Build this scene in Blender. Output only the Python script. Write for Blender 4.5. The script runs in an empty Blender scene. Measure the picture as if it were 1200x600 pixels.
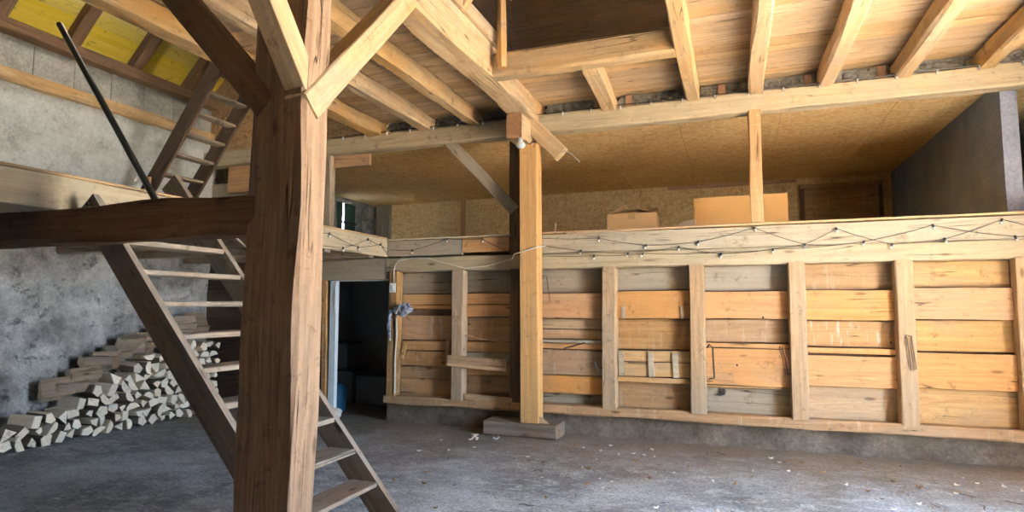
import bpy, math, random
from mathutils import Vector, Matrix, noise
SC = bpy.context.scene
COL = SC.collection
R = random.Random(7)

# ------------------------------------------------------------------ materials
def new_mat(name):
    m = bpy.data.materials.new(name); m.use_nodes = True
    nt = m.node_tree; nt.nodes.clear()
    out = nt.nodes.new('ShaderNodeOutputMaterial'); b = nt.nodes.new('ShaderNodeBsdfPrincipled')
    nt.links.new(b.outputs[0], out.inputs[0])
    b.inputs['Roughness'].default_value = 0.8
    b.inputs['Specular IOR Level'].default_value = 0.25
    return m, nt, b

class NT:
    def __init__(s, nt): s.nt = nt; s.L = nt.links.new
    def n(s, t, **k):
        x = s.nt.nodes.new(t)
        for a, v in k.items(): setattr(x, a, v)
        return x
    def link(s, a, b): s.L(a, b)
    def val(s, sock, v):
        if hasattr(v, 'is_output') or hasattr(v, 'links'): s.L(v, sock)
        else: sock.default_value = v
    def math(s, op, a, b=0.0, c=None, clamp=False):
        x = s.n('ShaderNodeMath', operation=op, use_clamp=clamp)
        s.val(x.inputs[0], a); s.val(x.inputs[1], b)
        if c is not None: s.val(x.inputs[2], c)
        return x.outputs[0]
    def vmul(s, v, t):
        x = s.n('ShaderNodeVectorMath', operation='MULTIPLY'); s.L(v, x.inputs[0]); x.inputs[1].default_value = t
        return x.outputs[0]
    def vadd(s, a, b):
        x = s.n('ShaderNodeVectorMath', operation='ADD'); s.L(a, x.inputs[0]); s.val(x.inputs[1], b); return x.outputs[0]
    def noise(s, v, scale=1, detail=4, rough=.6, dist=0):
        x = s.n('ShaderNodeTexNoise'); s.L(v, x.inputs['Vector'])
        x.inputs['Scale'].default_value = scale; x.inputs['Detail'].default_value = detail
        x.inputs['Roughness'].default_value = rough; x.inputs['Distortion'].default_value = dist
        return x.outputs['Fac']
    def voro(s, v, scale=1, feature='F1', out='Distance', rnd=1):
        x = s.n('ShaderNodeTexVoronoi', feature=feature); s.L(v, x.inputs['Vector'])
        x.inputs['Scale'].default_value = scale; x.inputs['Randomness'].default_value = rnd
        return x.outputs[out]
    def ramp(s, f, stops, interp='LINEAR'):
        x = s.n('ShaderNodeValToRGB'); cr = x.color_ramp; cr.interpolation = interp
        while len(cr.elements) < len(stops): cr.elements.new(.5)
        for e, (p, c) in zip(cr.elements, stops):
            e.position = p; e.color = (c[0], c[1], c[2], 1) if hasattr(c, '__len__') else (c, c, c, 1)
        s.L(f, x.inputs[0]); return x.outputs[0]
    def mix(s, f, a, b, mode='MIX'):
        x = s.n('ShaderNodeMix', data_type='RGBA', blend_type=mode, clamp_factor=True)
        s.val(x.inputs[0], f)
        for i, v in ((6, a), (7, b)):
            if hasattr(v, 'links'): s.L(v, x.inputs[i])
            else: x.inputs[i].default_value = (v[0], v[1], v[2], 1)
        return x.outputs[2]
    def bump(s, h, strength, dist, bsdf, normal=None):
        x = s.n('ShaderNodeBump'); x.inputs['Strength'].default_value = strength; x.inputs['Distance'].default_value = dist
        s.L(h, x.inputs['Height'])
        if normal is not None: s.L(normal, x.inputs['Normal'])
        s.L(x.outputs[0], bsdf.inputs['Normal']); return x.outputs[0]
    def coords(s):
        """object coordinates, shifted per object and per board (attribute 'tint')"""
        tc = s.n('ShaderNodeTexCoord'); oi = s.n('ShaderNodeObjectInfo')
        at = s.n('ShaderNodeAttribute', attribute_name='tint')
        k = s.math('ADD', s.math('MULTIPLY', oi.outputs['Random'], 61.0), s.math('MULTIPLY', at.outputs['Fac'], 37.0))
        cb = s.n('ShaderNodeCombineXYZ')
        for i in range(3): s.L(k, cb.inputs[i])
        return s.vadd(tc.outputs['Object'], cb.outputs[0]), oi.outputs['Random'], at.outputs['Fac']

def wood(name, dark, light, grey=(.30, .27, .22), weather=.35, var=.25, streak=0.0, bump=.5, cracks=1.0, knots=1.0, grain=1.0, red=None):
    m, nt, b = new_mat(name); t = NT(nt)
    v, rnd, tint = t.coords()
    g = t.noise(t.vmul(v, (.8, 22 * grain, 22 * grain)), 1, 8, .68, .4)
    rings = t.noise(t.vmul(v, (.28, 4.0, 4.0)), 1, 3, .5, .7)
    mott = t.noise(t.vmul(v, (1, 2, 2)), 14, 4, .7)
    wv = t.math('FRACT', t.math('MULTIPLY', rings, 9.0))
    wv = t.math('ABSOLUTE', t.math('SUBTRACT', wv, .5))
    f = t.math('ADD', t.math('MULTIPLY', g, .60), t.math('ADD', t.math('MULTIPLY', wv, .30), t.math('MULTIPLY', mott, .25)))
    c = t.ramp(f, [(.25, dark), (.75, light)])
    if red is not None:
        c = t.mix(t.ramp(t.noise(t.vmul(v, (.7, 2.2, 2.2)), 1.3, 3, .6), [(.48, 0), (.68, 1)]), c, red, 'MIX')
    # weathered grey patches
    w = t.ramp(t.noise(t.vmul(v, (.8, 2.5, 2.5)), 1.1, 6, .7), [(.60 - weather * .5, 0), (.80 - weather * .3, 1)])
    c = t.mix(t.math('MULTIPLY', w, min(1, .35 + weather)), c, t.mix(g, [x * .6 for x in grey], [x * 1.25 for x in grey]))
    if streak:
        sv = t.noise(t.vmul(v, (11, .8, 1.3)), 2.0, 4, .7)
        c = t.mix(t.math('MULTIPLY', t.ramp(sv, [(.56, 0), (.66, 1)]), streak), c, (.62, .55, .44))
    # dark worn spots
    sp = t.ramp(t.noise(v, 7, 5, .75), [(.30, 1), (.42, 0)])
    c = t.mix(t.math('MULTIPLY', sp, .6), c, [x * .35 for x in dark])
    # pits, nail holes and splinter marks
    pt = t.ramp(t.noise(t.vmul(v, (1, 2.2, 2.2)), 38, 3, .8), [(.62, 0), (.70, 1)])
    c = t.mix(t.math('MULTIPLY', pt, .55), c, [x * .4 for x in dark])
    lt = t.ramp(t.noise(t.vmul(v, (1, 4, 4)), 17, 5, .8), [(.58, 0), (.74, 1)])
    c = t.mix(t.math('MULTIPLY', lt, .35), c, [min(1, x * 1.35) for x in light])
    # knots
    kv = t.voro(t.vmul(v, (1.0, 3.2, 3.2)), 1.5)
    kf = t.math('MULTIPLY', t.ramp(kv, [(.05, 1), (.11, 0)]), .8 * knots)
    c = t.mix(kf, c, [x * .4 for x in dark])
    # drying cracks
    cn = t.noise(t.vmul(v, (.22, 8, 8)), 1, 2, .45, .0)
    ck = t.math('ABSOLUTE', t.math('SUBTRACT', cn, .5))
    ck = t.ramp(ck, [(.0, 1), (.006, 0)])
    ckm = t.ramp(t.noise(v, 1.6, 2, .5), [(.48, 0), (.56, 1)])
    cf = t.math('MULTIPLY', t.math('MULTIPLY', ck, ckm), cracks, clamp=True)
    c = t.mix(cf, c, [x * .15 for x in dark])
    # per-object, per-board value
    hv = t.n('ShaderNodeHueSaturation')
    r2 = t.math('FRACT', t.math('ADD', t.math('MULTIPLY', rnd, 7.3), t.math('MULTIPLY', tint, 3.7)))
    t.link(t.math('MULTIPLY_ADD', r2, var * 2, 1 - var), hv.inputs['Value'])
    t.link(t.math('MULTIPLY_ADD', t.math('FRACT', t.math('MULTIPLY', r2, 5.3)), .25, .88), hv.inputs['Saturation'])
    t.link(c, hv.inputs['Color']); t.link(hv.outputs[0], b.inputs['Base Color'])
    h = t.math('ADD', t.math('MULTIPLY', g, .6), t.math('ADD', t.math('MULTIPLY', t.noise(v, 9, 5, .7), .6), t.math('MULTIPLY', cf, -1.2)))
    t.bump(h, bump, .012, b)
    b.inputs['Roughness'].default_value = .82
    return m

def plain(name, col, rough=.6, metal=0.0, nz=.12, scale=20, bump=.15, emit=0):
    m, nt, b = new_mat(name); t = NT(nt)
    v, rnd, tint = t.coords()
    n = t.noise(v, scale, 5, .65)
    c = t.mix(n, [x * (1 - nz * 2) for x in col], [min(1, x * (1 + nz)) for x in col])
    t.link(c, b.inputs['Base Color']); b.inputs['Roughness'].default_value = rough; b.inputs['Metallic'].default_value = metal
    t.bump(n, bump, .004, b)
    if emit:
        b.inputs['Emission Color'].default_value = (*col, 1); b.inputs['Emission Strength'].default_value = emit
    return m

def osb(name, dark=(.74, .40, .12), light=(1.0, .76, .38)):
    m, nt, b = new_mat(name); t = NT(nt)
    v, rnd, tint = t.coords()
    wv = t.n('ShaderNodeTexNoise'); t.link(v, wv.inputs['Vector']); wv.inputs['Scale'].default_value = 4
    vv = t.vadd(v, t.vmul(wv.outputs['Color'], (.12, .12, .12)))
    a = t.voro(t.vmul(vv, (9, 34, 34)), 1, 'F1', 'Color')
    a2 = t.voro(t.vmul(vv, (30, 20, 20)), 1, 'F1', 'Color')
    sa = t.n('ShaderNodeSeparateColor'); t.link(a, sa.inputs[0]); sb = t.n('ShaderNodeSeparateColor'); t.link(a2, sb.inputs[0])
    f = t.math('ADD', t.math('MULTIPLY', sa.outputs[0], .5), t.math('MULTIPLY', sb.outputs[1], .5))
    f = t.math('ADD', t.math('MULTIPLY', f, .65), t.math('MULTIPLY', t.noise(v, 1.2, 4, .6), .4))
    c = t.ramp(f, [(.18, dark), (.42, [(x + y) / 2 for x, y in zip(dark, light)]), (.72, light)])
    t.link(c, b.inputs['Base Color']); b.inputs['Roughness'].default_value = .7
    t.bump(f, .25, .004, b)
    return m

def stone(name, stops, sc=1.6, spots=.5, bump=.8, spotcol=(.04, .04, .04)):
    m, nt, b = new_mat(name); t = NT(nt)
    v, rnd, tint = t.coords()
    n = t.noise(v, sc, 8, .68)
    c = t.ramp(n, stops)
    fine = t.noise(v, 30, 6, .7)
    c = t.mix(.45, c, t.ramp(fine, [(.3, .25), (.7, .9)]), 'OVERLAY')
    s = t.math('MULTIPLY', t.ramp(t.noise(v, 5, 7, .75, .5), [(.55, 0), (.64, 1)]), spots)
    c = t.mix(s, c, spotcol)
    t.link(c, b.inputs['Base Color']); b.inputs['Roughness'].default_value = .92
    h = t.math('ADD', t.noise(v, 6, 7, .7), t.math('MULTIPLY', fine, .25))
    t.bump(h, bump, .035, b)
    return m

def concrete(name):
    m, nt, b = new_mat(name); t = NT(nt)
    tc = t.n('ShaderNodeTexCoord'); v = tc.outputs['Object']
    big = t.noise(v, .75, 7, .68, .5)
    c = t.ramp(big, [(.30, (.12, .122, .12)), (.44, (.235, .245, .25)), (.56, (.36, .38, .40)), (.70, (.54, .57, .60))])
    mid = t.noise(t.vmul(v, (1, 1.7, 1)), 3.6, 9, .78, .5)
    c = t.mix(t.ramp(mid, [(.50, 0), (.62, .75)]), c, (.52, .55, .57))
    c = t.mix(t.ramp(mid, [(.28, .75), (.44, 0)]), c, (.085, .08, .075))
    fine = t.noise(v, 42, 6, .8)
    c = t.mix(.8, c, t.ramp(fine, [(.34, .15), (.66, .9)]), 'OVERLAY')
    sp = t.ramp(t.noise(v, 24, 3, .6), [(.66, 0), (.70, .8)])
    c = t.mix(sp, c, (.07, .06, .05))
    sw = t.ramp(t.noise(t.vmul(v, (1, 3.5, 1)), 17, 4, .6), [(.66, 0), (.72, .65)])
    c = t.mix(sw, c, (.60, .58, .53))
    # brown earth dust along the foot of the timber wall
    sx = t.n('ShaderNodeSeparateXYZ'); t.link(v, sx.inputs[0])
    d = t.math('ADD', t.math('MULTIPLY', t.math('SUBTRACT', sx.outputs[1], 5.3), .50), t.math('MULTIPLY', t.math('SUBTRACT', t.noise(v, 1.7, 5, .7), .5), 1.6), clamp=True)
    c = t.mix(t.math('MULTIPLY', d, .9), c, t.ramp(fine, [(.3, (.13, .105, .075)), (.7, (.33, .27, .20))]))
    t.link(c, b.inputs['Base Color'])
    t.link(t.ramp(mid, [(.3, .9), (.7, .62)]), b.inputs['Roughness'])
    h = t.math('ADD', t.math('MULTIPLY', t.noise(v, 11, 7, .75), .8), t.math('MULTIPLY', fine, .3))
    t.bump(h, .55, .02, b)
    return m

M = {}
M['hewn'] = wood('hewn_pine', (.34, .215, .10), (.70, .51, .29), weather=.25, bump=.9, cracks=.7, red=(.56, .34, .14))
M['pillar'] = wood('old_pillar_oak', (.11, .066, .045), (.38, .275, .19), grey=(.25, .20, .155), weather=.2, bump=1.1, var=.05, cracks=1.0, knots=.8)
M['darkoak'] = wood('dark_oak', (.10, .055, .030), (.24, .145, .085), grey=(.13, .10, .08), weather=.2, bump=.9, var=.12)
M['stair'] = wood('stair_wood', (.10, .062, .04), (.32, .235, .16), grey=(.32, .29, .25), weather=.5, bump=.6, var=.12)
M['orange'] = wood('orange_pine', (.42, .21, .085), (.72, .42, .20), weather=.18, var=.07, bump=.35, red=(.62, .33, .14))
M['tan'] = wood('tan_pine', (.38, .22, .10), (.70, .47, .24), weather=.25, var=.12, bump=.4)
M['brown'] = wood('brown_boards', (.29, .16, .07), (.57, .355, .175), weather=.15, var=.14, bump=.45, streak=.3)
M['drip'] = wood('drip_stained_boards', (.38, .20, .08), (.64, .39, .18), weather=.12, var=.08, bump=.4, streak=.8)
M['stud'] = wood('old_studs', (.28, .175, .09), (.60, .42, .25), grey=(.38, .31, .22), weather=.40, var=.06, bump=.7)
M['greywood'] = wood('grey_boards', (.20, .155, .105), (.45, .37, .26), grey=(.36, .31, .24), weather=.6, var=.10, bump=.5)
M['beige'] = wood('dusty_rail', (.34, .26, .16), (.64, .53, .36), grey=(.46, .40, .29), weather=.5, var=.08, bump=.5)
M['post'] = wood('new_post', (.50, .27, .105), (.76, .48, .23), weather=.04, var=.05, bump=.25, cracks=.6, knots=1.0)
M['ceil'] = wood('ceiling_planks', (.32, .20, .10), (.70, .50, .29), grey=(.30, .24, .17), weather=.30, var=.20, bump=.4, grain=.7)
M['yellow'] = wood('yellow_roof_boards', (.84, .58, .08), (.98, .80, .20), weather=.0, var=.10, bump=.2, cracks=.3)
M['shadewood'] = wood('shade_black_boards', (.022, .015, .011), (.085, .055, .038), grey=(.05, .04, .035), weather=.2, bump=.8, var=.2)  # near-black colour stands in for the shade of unlit boards
M['osb'] = osb('osb_board')
M['osbd'] = osb('osb_board_aged', (.20, .11, .05), (.45, .30, .15))
M['card'] = plain('cardboard', (.68, .42, .19), .85, nz=.06, scale=6)
M['card2'] = plain('cardboard_bright', (.90, .50, .17), .85, nz=.05, scale=6)
M['cardin'] = plain('cardboard_inside', (.50, .31, .14), .9, nz=.08)
M['floor'] = concrete('concrete_floor')
M['base'] = stone('concrete_base', [(.3, (.085, .066, .048)), (.5, (.17, .135, .10)), (.7, (.29, .24, .18))], sc=2.5, spots=.35, bump=.8)
M['stone'] = stone('stone_wall', [(.30, (.07, .07, .07)), (.42, (.24, .24, .23)), (.55, (.44, .44, .42)), (.68, (.70, .70, .67))], sc=1.7, spots=.75, bump=1.0)
M['lime'] = stone('lime_plaster', [(.28, (.40, .40, .36)), (.5, (.62, .62, .56)), (.72, (.76, .76, .70))], sc=3, spots=.35, bump=.9, spotcol=(.22, .21, .18))
M['block'] = stone('cement_block', [(.3, (.26, .26, .24)), (.5, (.40, .40, .37)), (.7, (.52, .52, .48))], sc=4, spots=.2, bump=.6)
M['rubble'] = stone('rubble', [(.3, (.16, .16, .15)), (.48, (.32, .32, .30)), (.6, (.46, .46, .44)), (.72, (.70, .68, .62))], sc=9, spots=.6, bump=1.2)
M['brick'] = plain('old_brick', (.50, .31, .20), .9, nz=.2)
M['blueplaster'] = stone('blue_plaster', [(.3, (.17, .19, .25)), (.7, (.28, .30, .38))], sc=1.5, spots=.1, bump=.2)
M['darkroom'] = plain('dark_room_plaster', (.50, .51, .52), .9, nz=.1, scale=3)
M['logend'] = wood('log_split_face', (.74, .60, .43), (.98, .86, .69), weather=.0, var=.15, bump=.5, cracks=.7, knots=0)
M['bark'] = wood('log_bark', (.12, .085, .06), (.33, .25, .18), weather=.4, var=.2, bump=1)
M['black'] = plain('black_plastic', (.03, .03, .03), .5)
M['iron'] = plain('dark_iron', (.055, .06, .06), .45, .7, nz=.2)
M['rust'] = plain('rusty_iron', (.11, .065, .04), .7, .3, nz=.3)
M['alu'] = plain('aluminium', (.72, .73, .74), .35, .8)
M['white'] = plain('white_plastic', (.82, .82, .78), .4, nz=.04)
M['cable'] = plain('cream_cable', (.72, .69, .58), .5, nz=.05)
M['whitepaint'] = plain('pale_blue_paint', (.85, .93, .95), .55, nz=.1, scale=8)
M['crate'] = plain('grey_crate', (.30, .30, .31), .7)
M['blue'] = plain('blue_plastic', (.03, .16, .30), .4)
M['bluesheet'] = plain('dull_blue_sheet', (.07, .10, .15), .6, nz=.3, scale=5)
M['leaf'] = plain('dry_leaf', (.30, .19, .10), .8, nz=.25)
M['chip'] = plain('pale_wood_chip', (.78, .72, .62), .8, nz=.15)
M['twig'] = plain('dark_twig', (.10, .07, .05), .8)
M['yard'] = plain('gravel_yard', (.56, .47, .37), .95, nz=.15, scale=3)
M['tile'] = plain('roof_tile', (.25, .11, .07), .85, nz=.2)

def glass(name, col=(1, 1, 1), rough=.02):
    m, nt, b = new_mat(name)
    b.inputs['Base Color'].default_value = (*col, 1); b.inputs['Transmission Weight'].default_value = 1
    b.inputs['Roughness'].default_value = rough; b.inputs['IOR'].default_value = 1.45
    return m
M['bulb'] = plain('frosted_bulb', (.80, .78, .70), .15, nz=.05)
def film():
    m, nt, b = new_mat('plastic_film'); t = NT(nt)
    v, r_, ti = t.coords()
    n = t.noise(v, 9, 4, .6)
    t.link(t.ramp(n, [(.36, (.04, .05, .10)), (.45, (.16, .19, .28)), (.52, (.45, .47, .50)), (.7, (.62, .63, .62))]), b.inputs['Base Color'])
    b.inputs['Roughness'].default_value = .25
    return m
M['film'] = film()

# ------------------------------------------------------------------ mesh helpers
class MB:
    def __init__(s): s.v = []; s.f = []; s.t = []; s.mi = []
    def add(s, verts, faces, tint=0.0, mi=0):
        o = len(s.v); s.v += [tuple(x) for x in verts]
        for k, f in enumerate(faces):
            s.f.append(tuple(i + o for i in f)); s.t.append(tint)
            s.mi.append(mi[k] if isinstance(mi, list) else mi)
        return s
    def box(s, x0, x1, y0, y1, z0, z1, tint=0.0, mi=0, ch=.004):
        """a board with chamfered long edges; long axis chosen from its size"""
        d = [x1 - x0, y1 - y0, z1 - z0]; ax = d.index(max(d))
        c = min(ch, min(d) * .3); o = [(1, 2), (2, 0), (0, 1)][ax]
        lo = (x0, y0, z0); hi = (x1, y1, z1)
        a0, a1, b0, b1 = lo[o[0]], hi[o[0]], lo[o[1]], hi[o[1]]
        sec = [(a0 + c, b0), (a1 - c, b0), (a1, b0 + c), (a1, b1 - c), (a1 - c, b1), (a0 + c, b1), (a0, b1 - c), (a0, b0 + c)]
        vs = []
        for e in (lo[ax], hi[ax]):
            for a, b in sec:
                p = [0, 0, 0]; p[ax] = e; p[o[0]] = a; p[o[1]] = b; vs.append(p)
        fs = [(i, (i + 1) % 8, (i + 1) % 8 + 8, i + 8) for i in range(8)] + [tuple(range(7, -1, -1)), tuple(range(8, 16))]
        return s.add(vs, fs, tint, mi)
    def tube(s, pts, r, n=6, tint=0.0, mi=0):
        pts = [Vector(p) for p in pts]; rings = []
        up = Vector((0, 0, 1)); base = len(s.v); vs = []; fs = []
        for i, p in enumerate(pts):
            d = (pts[min(i + 1, len(pts) - 1)] - pts[max(i - 1, 0)]).normalized()
            if abs(d.dot(up)) > .97: a = d.cross(Vector((0, 1, 0))).normalized()
            else: a = d.cross(up).normalized()
            b = d.cross(a); rr = r[i] if isinstance(r, (list, tuple)) else r
            for k in range(n):
                q = 2 * math.pi * k / n; vs.append(p + (a * math.cos(q) + b * math.sin(q)) * rr)
        for i in range(len(pts) - 1):
            for k in range(n):
                fs.append((i * n + k, i * n + (k + 1) % n, (i + 1) * n + (k + 1) % n, (i + 1) * n + k))
        fs.append(tuple(range(n - 1, -1, -1))); fs.append(tuple((len(pts) - 1) * n + k for k in range(n)))
        return s.add(vs, fs, tint, mi)
    def ball(s, c, r, n=10, m=7, sq=(1, 1, 1), jit=0, tint=0.0, mi=0, seed=0):
        vs = []; fs = []; c = Vector(c)
        for i in range(1, m):
            th = math.pi * i / m
            for k in range(n):
                ph = 2 * math.pi * k / n
                p = Vector((math.sin(th) * math.cos(ph), math.sin(th) * math.sin(ph), math.cos(th)))
                if jit: p *= 1 + jit * noise.noise(p * 1.7 + Vector((seed, seed * 3.1, 0)))
                vs.append(c + Vector((p.x * r * sq[0], p.y * r * sq[1], p.z * r * sq[2])))
        a = len(vs); vs.append(c + Vector((0, 0, r * sq[2]))); vs.append(c - Vector((0, 0, r * sq[2])))
        for i in range(m - 2):
            for k in range(n):
                fs.append((i * n + k, (i + 1) * n + k, (i + 1) * n + (k + 1) % n, i * n + (k + 1) % n))
        for k in range(n):
            fs.append((a, k, (k + 1) % n)); fs.append((a + 1, (m - 2) * n + (k + 1) % n, (m - 2) * n + k))
        return s.add(vs, fs, tint, mi)
    def mesh(s, name, mats, smooth=False):
        me = bpy.data.meshes.new(name); me.from_pydata(s.v, [], s.f)
        for m in (mats if isinstance(mats, (list, tuple)) else [mats]): me.materials.append(m)
        a = me.attributes.new('tint', 'FLOAT', 'FACE')
        a.data.foreach_set('value', s.t); me.polygons.foreach_set('material_index', s.mi)
        if smooth: me.polygons.foreach_set('use_smooth', [True] * len(me.polygons))
        me.update(); return me
    def obj(s, name, mats, parent=None, smooth=False, matrix=None):
        o = bpy.data.objects.new(name, s.mesh(name, mats, smooth)); COL.objects.link(o)
        if parent is not None: o.parent = parent
        if matrix is not None: o.matrix_local = matrix
        return o
    def obj_at(s, name, mats, org, parent=None, smooth=False):
        """vertices given in world space, origin placed at org"""
        org = Vector(org); s.v = [tuple(Vector(v) - org) for v in s.v]
        return s.obj(name, mats, parent, smooth, Matrix.Translation(org))

def tag(o, label=None, cat=None, group=None, kind=None):
    if label: o['label'] = label
    if cat: o['category'] = cat
    if group: o['group'] = group
    if kind: o['kind'] = kind
    return o

def empty(name, loc, label, cat, group=None, rz=0):
    o = bpy.data.objects.new(name, None); COL.objects.link(o); o.location = loc; o.rotation_euler = (0, 0, rz)
    o.empty_display_size = .2
    return tag(o, label, cat, group)

def frame_of(p0, p1, up):
    x = (Vector(p1) - Vector(p0)).normalized(); u = Vector(up)
    y = u.cross(x).normalized(); z = x.cross(y)
    m = Matrix((x, y, z)).transposed().to_4x4(); m.translation = Vector(p0); return m

def timber(name, p0, p1, w, h, mat, up=(0, 0, 1), parent=None, rough=.006, ch=.012, wane=0.0, bow=0.0, seg=.18, seed=None):
    """hewn timber: w across (local y), h along up (local z); centre line from p0 to p1"""
    L = (Vector(p1) - Vector(p0)).length; n = max(2, int(L / seg)); sd = R.random() * 100 if seed is None else seed
    mb = MB(); vs = []; fs = []; K = 12
    for i in range(n + 1):
        x = L * i / n; t = i / n
        cs = []
        cc = [max(.002, ch + wane * (noise.noise(Vector((x * .8, q * 7.3, sd))) + .25)) for q in range(4)]
        hw, hh = w / 2, h / 2; cc = [min(c, hw * .7, hh * .7) for c in cc]
        cs = [(-hw + cc[0], -hh), (0, -hh), (hw - cc[1], -hh), (hw, -hh + cc[1]), (hw, 0), (hw, hh - cc[2]), (hw - cc[2], hh), (0, hh), (-hw + cc[3], hh), (-hw, hh - cc[3]), (-hw, 0), (-hw, -hh + cc[0])]
        by = bow * math.sin(math.pi * t)
        for k, (a, b) in enumerate(cs):
            q = Vector((x * 1.4, a * 3 + k, sd))
            da = rough * noise.noise(q); db = rough * noise.noise(q + Vector((9, 9, 9)))
            vs.append((x, a + da, b + db + by))
    for i in range(n):
        for k in range(K):
            fs.append((i * K + k, i * K + (k + 1) % K, (i + 1) * K + (k + 1) % K, (i + 1) * K + k))
    fs.append(tuple(range(K - 1, -1, -1))); fs.append(tuple(n * K + k for k in range(K)))
    mb.add(vs, fs, R.random())
    m = frame_of(p0, p1, up)
    if parent is not None:
        m = parent.matrix_basis.inverted() @ m
    return mb.obj(name, mat, parent, matrix=m)

def planks(name, mat, org, ux, uy, lx, ly, wid, th, parent=None, holes=(), gap=.004, jit=.004, thn=None):
    """boards lying along ux, stacked along uy; one mesh; holes as (x0,x1,y0,y1) in plane coordinates"""
    ux = Vector(ux); uy = Vector(uy); nz = ux.cross(uy); mb = MB(); y = 0
    while y < ly - .01:
        w = min(wid * R.uniform(.8, 1.2), ly - y); ymid = y + w / 2
        segs = [(0, lx)]
        for (a, b, c, d) in holes:
            if c < ymid < d:
                ns = []
                for s0, s1 in segs:
                    if b <= s0 or a >= s1: ns.append((s0, s1)); continue
                    if a > s0: ns.append((s0, a))
                    if b < s1: ns.append((b, s1))
                segs = ns
        for s0, s1 in segs:
            z = R.uniform(-jit, jit)
            mb.box(s0, s1, y + gap / 2, y + w - gap / 2, z, z + th, tint=R.random(), ch=.003)
        y += w
    m = Matrix((ux, uy, nz)).transposed().to_4x4(); m.translation = Vector(org)
    return mb.obj(name, mat, parent, matrix=m)

def slab(name, mat, x0, x1, y0, y1, z0, z1, parent=None, kind=None):
    mb = MB().box(x0, x1, y0, y1, z0, z1, ch=.002)
    o = mb.obj_at(name, mat, (x0, y0, z0), parent)
    if kind: o['kind'] = kind
    return o

def rough_wall(name, mat, org, ux, uz, lx, lz, th, amp=.03, step=.12, holes=(), seed=3):
    """uneven masonry face: grid in ux/uz plane, displaced along the normal, with thickness behind"""
    ux = Vector(ux); uz = Vector(uz); nrm = ux.cross(uz)
    nx = max(1, int(lx / step)); nz = max(1, int(lz / step)); mb = MB(); vs = []; fs = []
    for j in range(nz + 1):
        for i in range(nx + 1):
            x = lx * i / nx; z = lz * j / nz
            d = amp * (noise.noise(Vector((x * 1.9, z * 1.9, seed))) + .5 * noise.noise(Vector((x * 5, z * 5, seed + 5))))
            vs.append((x, -d, z))
    hole = lambda x, z: any(a < x < b and c < z < d for a, b, c, d in holes)
    for j in range(nz):
        for i in range(nx):
            if hole(lx * (i + .5) / nx, lz * (j + .5) / nz): continue
            a = j * (nx + 1) + i; fs.append((a, a + 1, a + nx + 2, a + nx + 1))
    mb.add(vs, fs)
    cuts = sorted({0, lx} | {h[0] for h in holes} | {h[1] for h in holes})
    for a, b in zip(cuts, cuts[1:]):
        zs = [(0, lz)]
        for h in holes:
            if h[0] <= a and b <= h[1]:
                zs = [q for s in zs for q in ((s[0], min(s[1], h[2])), (max(s[0], h[3]), s[1])) if q[1] - q[0] > .01]
        for c, d in zs: mb.box(a, b, .05, th, c, d, ch=.001)
    m = Matrix((ux, uz.cross(ux), uz)).transposed().to_4x4(); m.translation = Vector(org)
    o = mb.obj(name, mat, matrix=m); o['kind'] = 'structure'; return o

S = lambda o: tag(o, kind='structure')
SILL = 7.45      # front plane of the timber partition

# ------------------------------------------------------------------ setting
fl = MB()
nx, ny = 100, 100
vs = [(-8.6 + 12.2 * i / nx, -3.2 + 16 * j / ny, .012 * noise.noise(Vector((i * .11, j * .13, 1)))-.006) for j in range(ny + 1) for i in range(nx + 1)]
fs = [(j * (nx + 1) + i, j * (nx + 1) + i + 1, (j + 1) * (nx + 1) + i + 1, (j + 1) * (nx + 1) + i) for j in range(ny) for i in range(nx)]
fl.add(vs, fs); fl.box(-8.6, 3.6, -3.2, 12.8, -.3, -.06)
S(fl.obj('floor', M['floor'], smooth=True))
yard = MB().box(3.6, 40, -25, 30, -.3, -.03); S(yard.obj('ground_yard', M['yard']))

# left masonry wall, x = -8 (seen from +x): ux = +y? normal must point to +x
def left_wall(name, mat, y0, y1, z0, z1, amp, holes=(), seed=1):
    # ux=(0,1,0), uz=(0,0,1): local y axis = uz x ux = (-1,0,0), face displaced towards +x
    return rough_wall(name, mat, (-8.02, y0, z0), (0, 1, 0), (0, 0, 1), y1 - y0, z1 - z0, .35, amp, .1, holes, seed)
left_wall('wall_left', M['stone'], -3.2, 7.6, -.1, 2.9, .06, seed=2)
left_wall('wall_left_plaster', M['lime'], -3.2, 7.6, 2.9, 4.36, .045, seed=8)
left_wall('wall_left_loft', M['stone'], 7.6, 12.7, -.1, 4.1, .05, holes=((3.35, 4.25, 2.95, 4.02),), seed=11)
# upper course of cement blocks, mortared
mb = MB(); y = -3.2
while y < 7.6:
    mb.box(-8.3, -8.03 + R.uniform(-.006, .006), y + .006, min(y + .5, 7.6) - .006, 4.36, 4.84, tint=R.random(), ch=.008); y += .5
mb.box(-8.34, -8.05, -3.2, 7.6, 4.36, 4.84)
S(mb.obj_at('wall_left_blocks', M['block'], (-8.2, 0, 4.36)))

# partition wall left of the doorway, under and above the gallery
S(planks('wall_back_lower', M['shadewood'], (-8.1, 7.62, 0), (1, 0, 0), (0, 0, 1), 2.35, 2.3, .2, .03))
S(planks('wall_back_upper', M['greywood'], (-7.25, 7.62, 2.5), (0, 0, 1), (-1, 0, 0), 1.1, .85, .22, .03))
slab('wall_back_plaster', M['lime'], -7.25, -5.72, 7.56, 7.62, 2.5, 3.38, kind='structure')
slab('wall_back_panel', M['orange'], -7.6, -5.72, 7.5, 7.56, 3.42, 3.85, kind='structure')
o = MB()
o.box(-8.05, -6.2, 7.52, 7.56, 4.09, 6.6, tint=.3, ch=.002); o.box(-6.19, -4.9, 7.525, 7.56, 4.09, 6.6, tint=.8, ch=.002)
S(o.obj_at('wall_back_gable', M['osbd'], (-8, 7.55, 4.09)))

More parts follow.
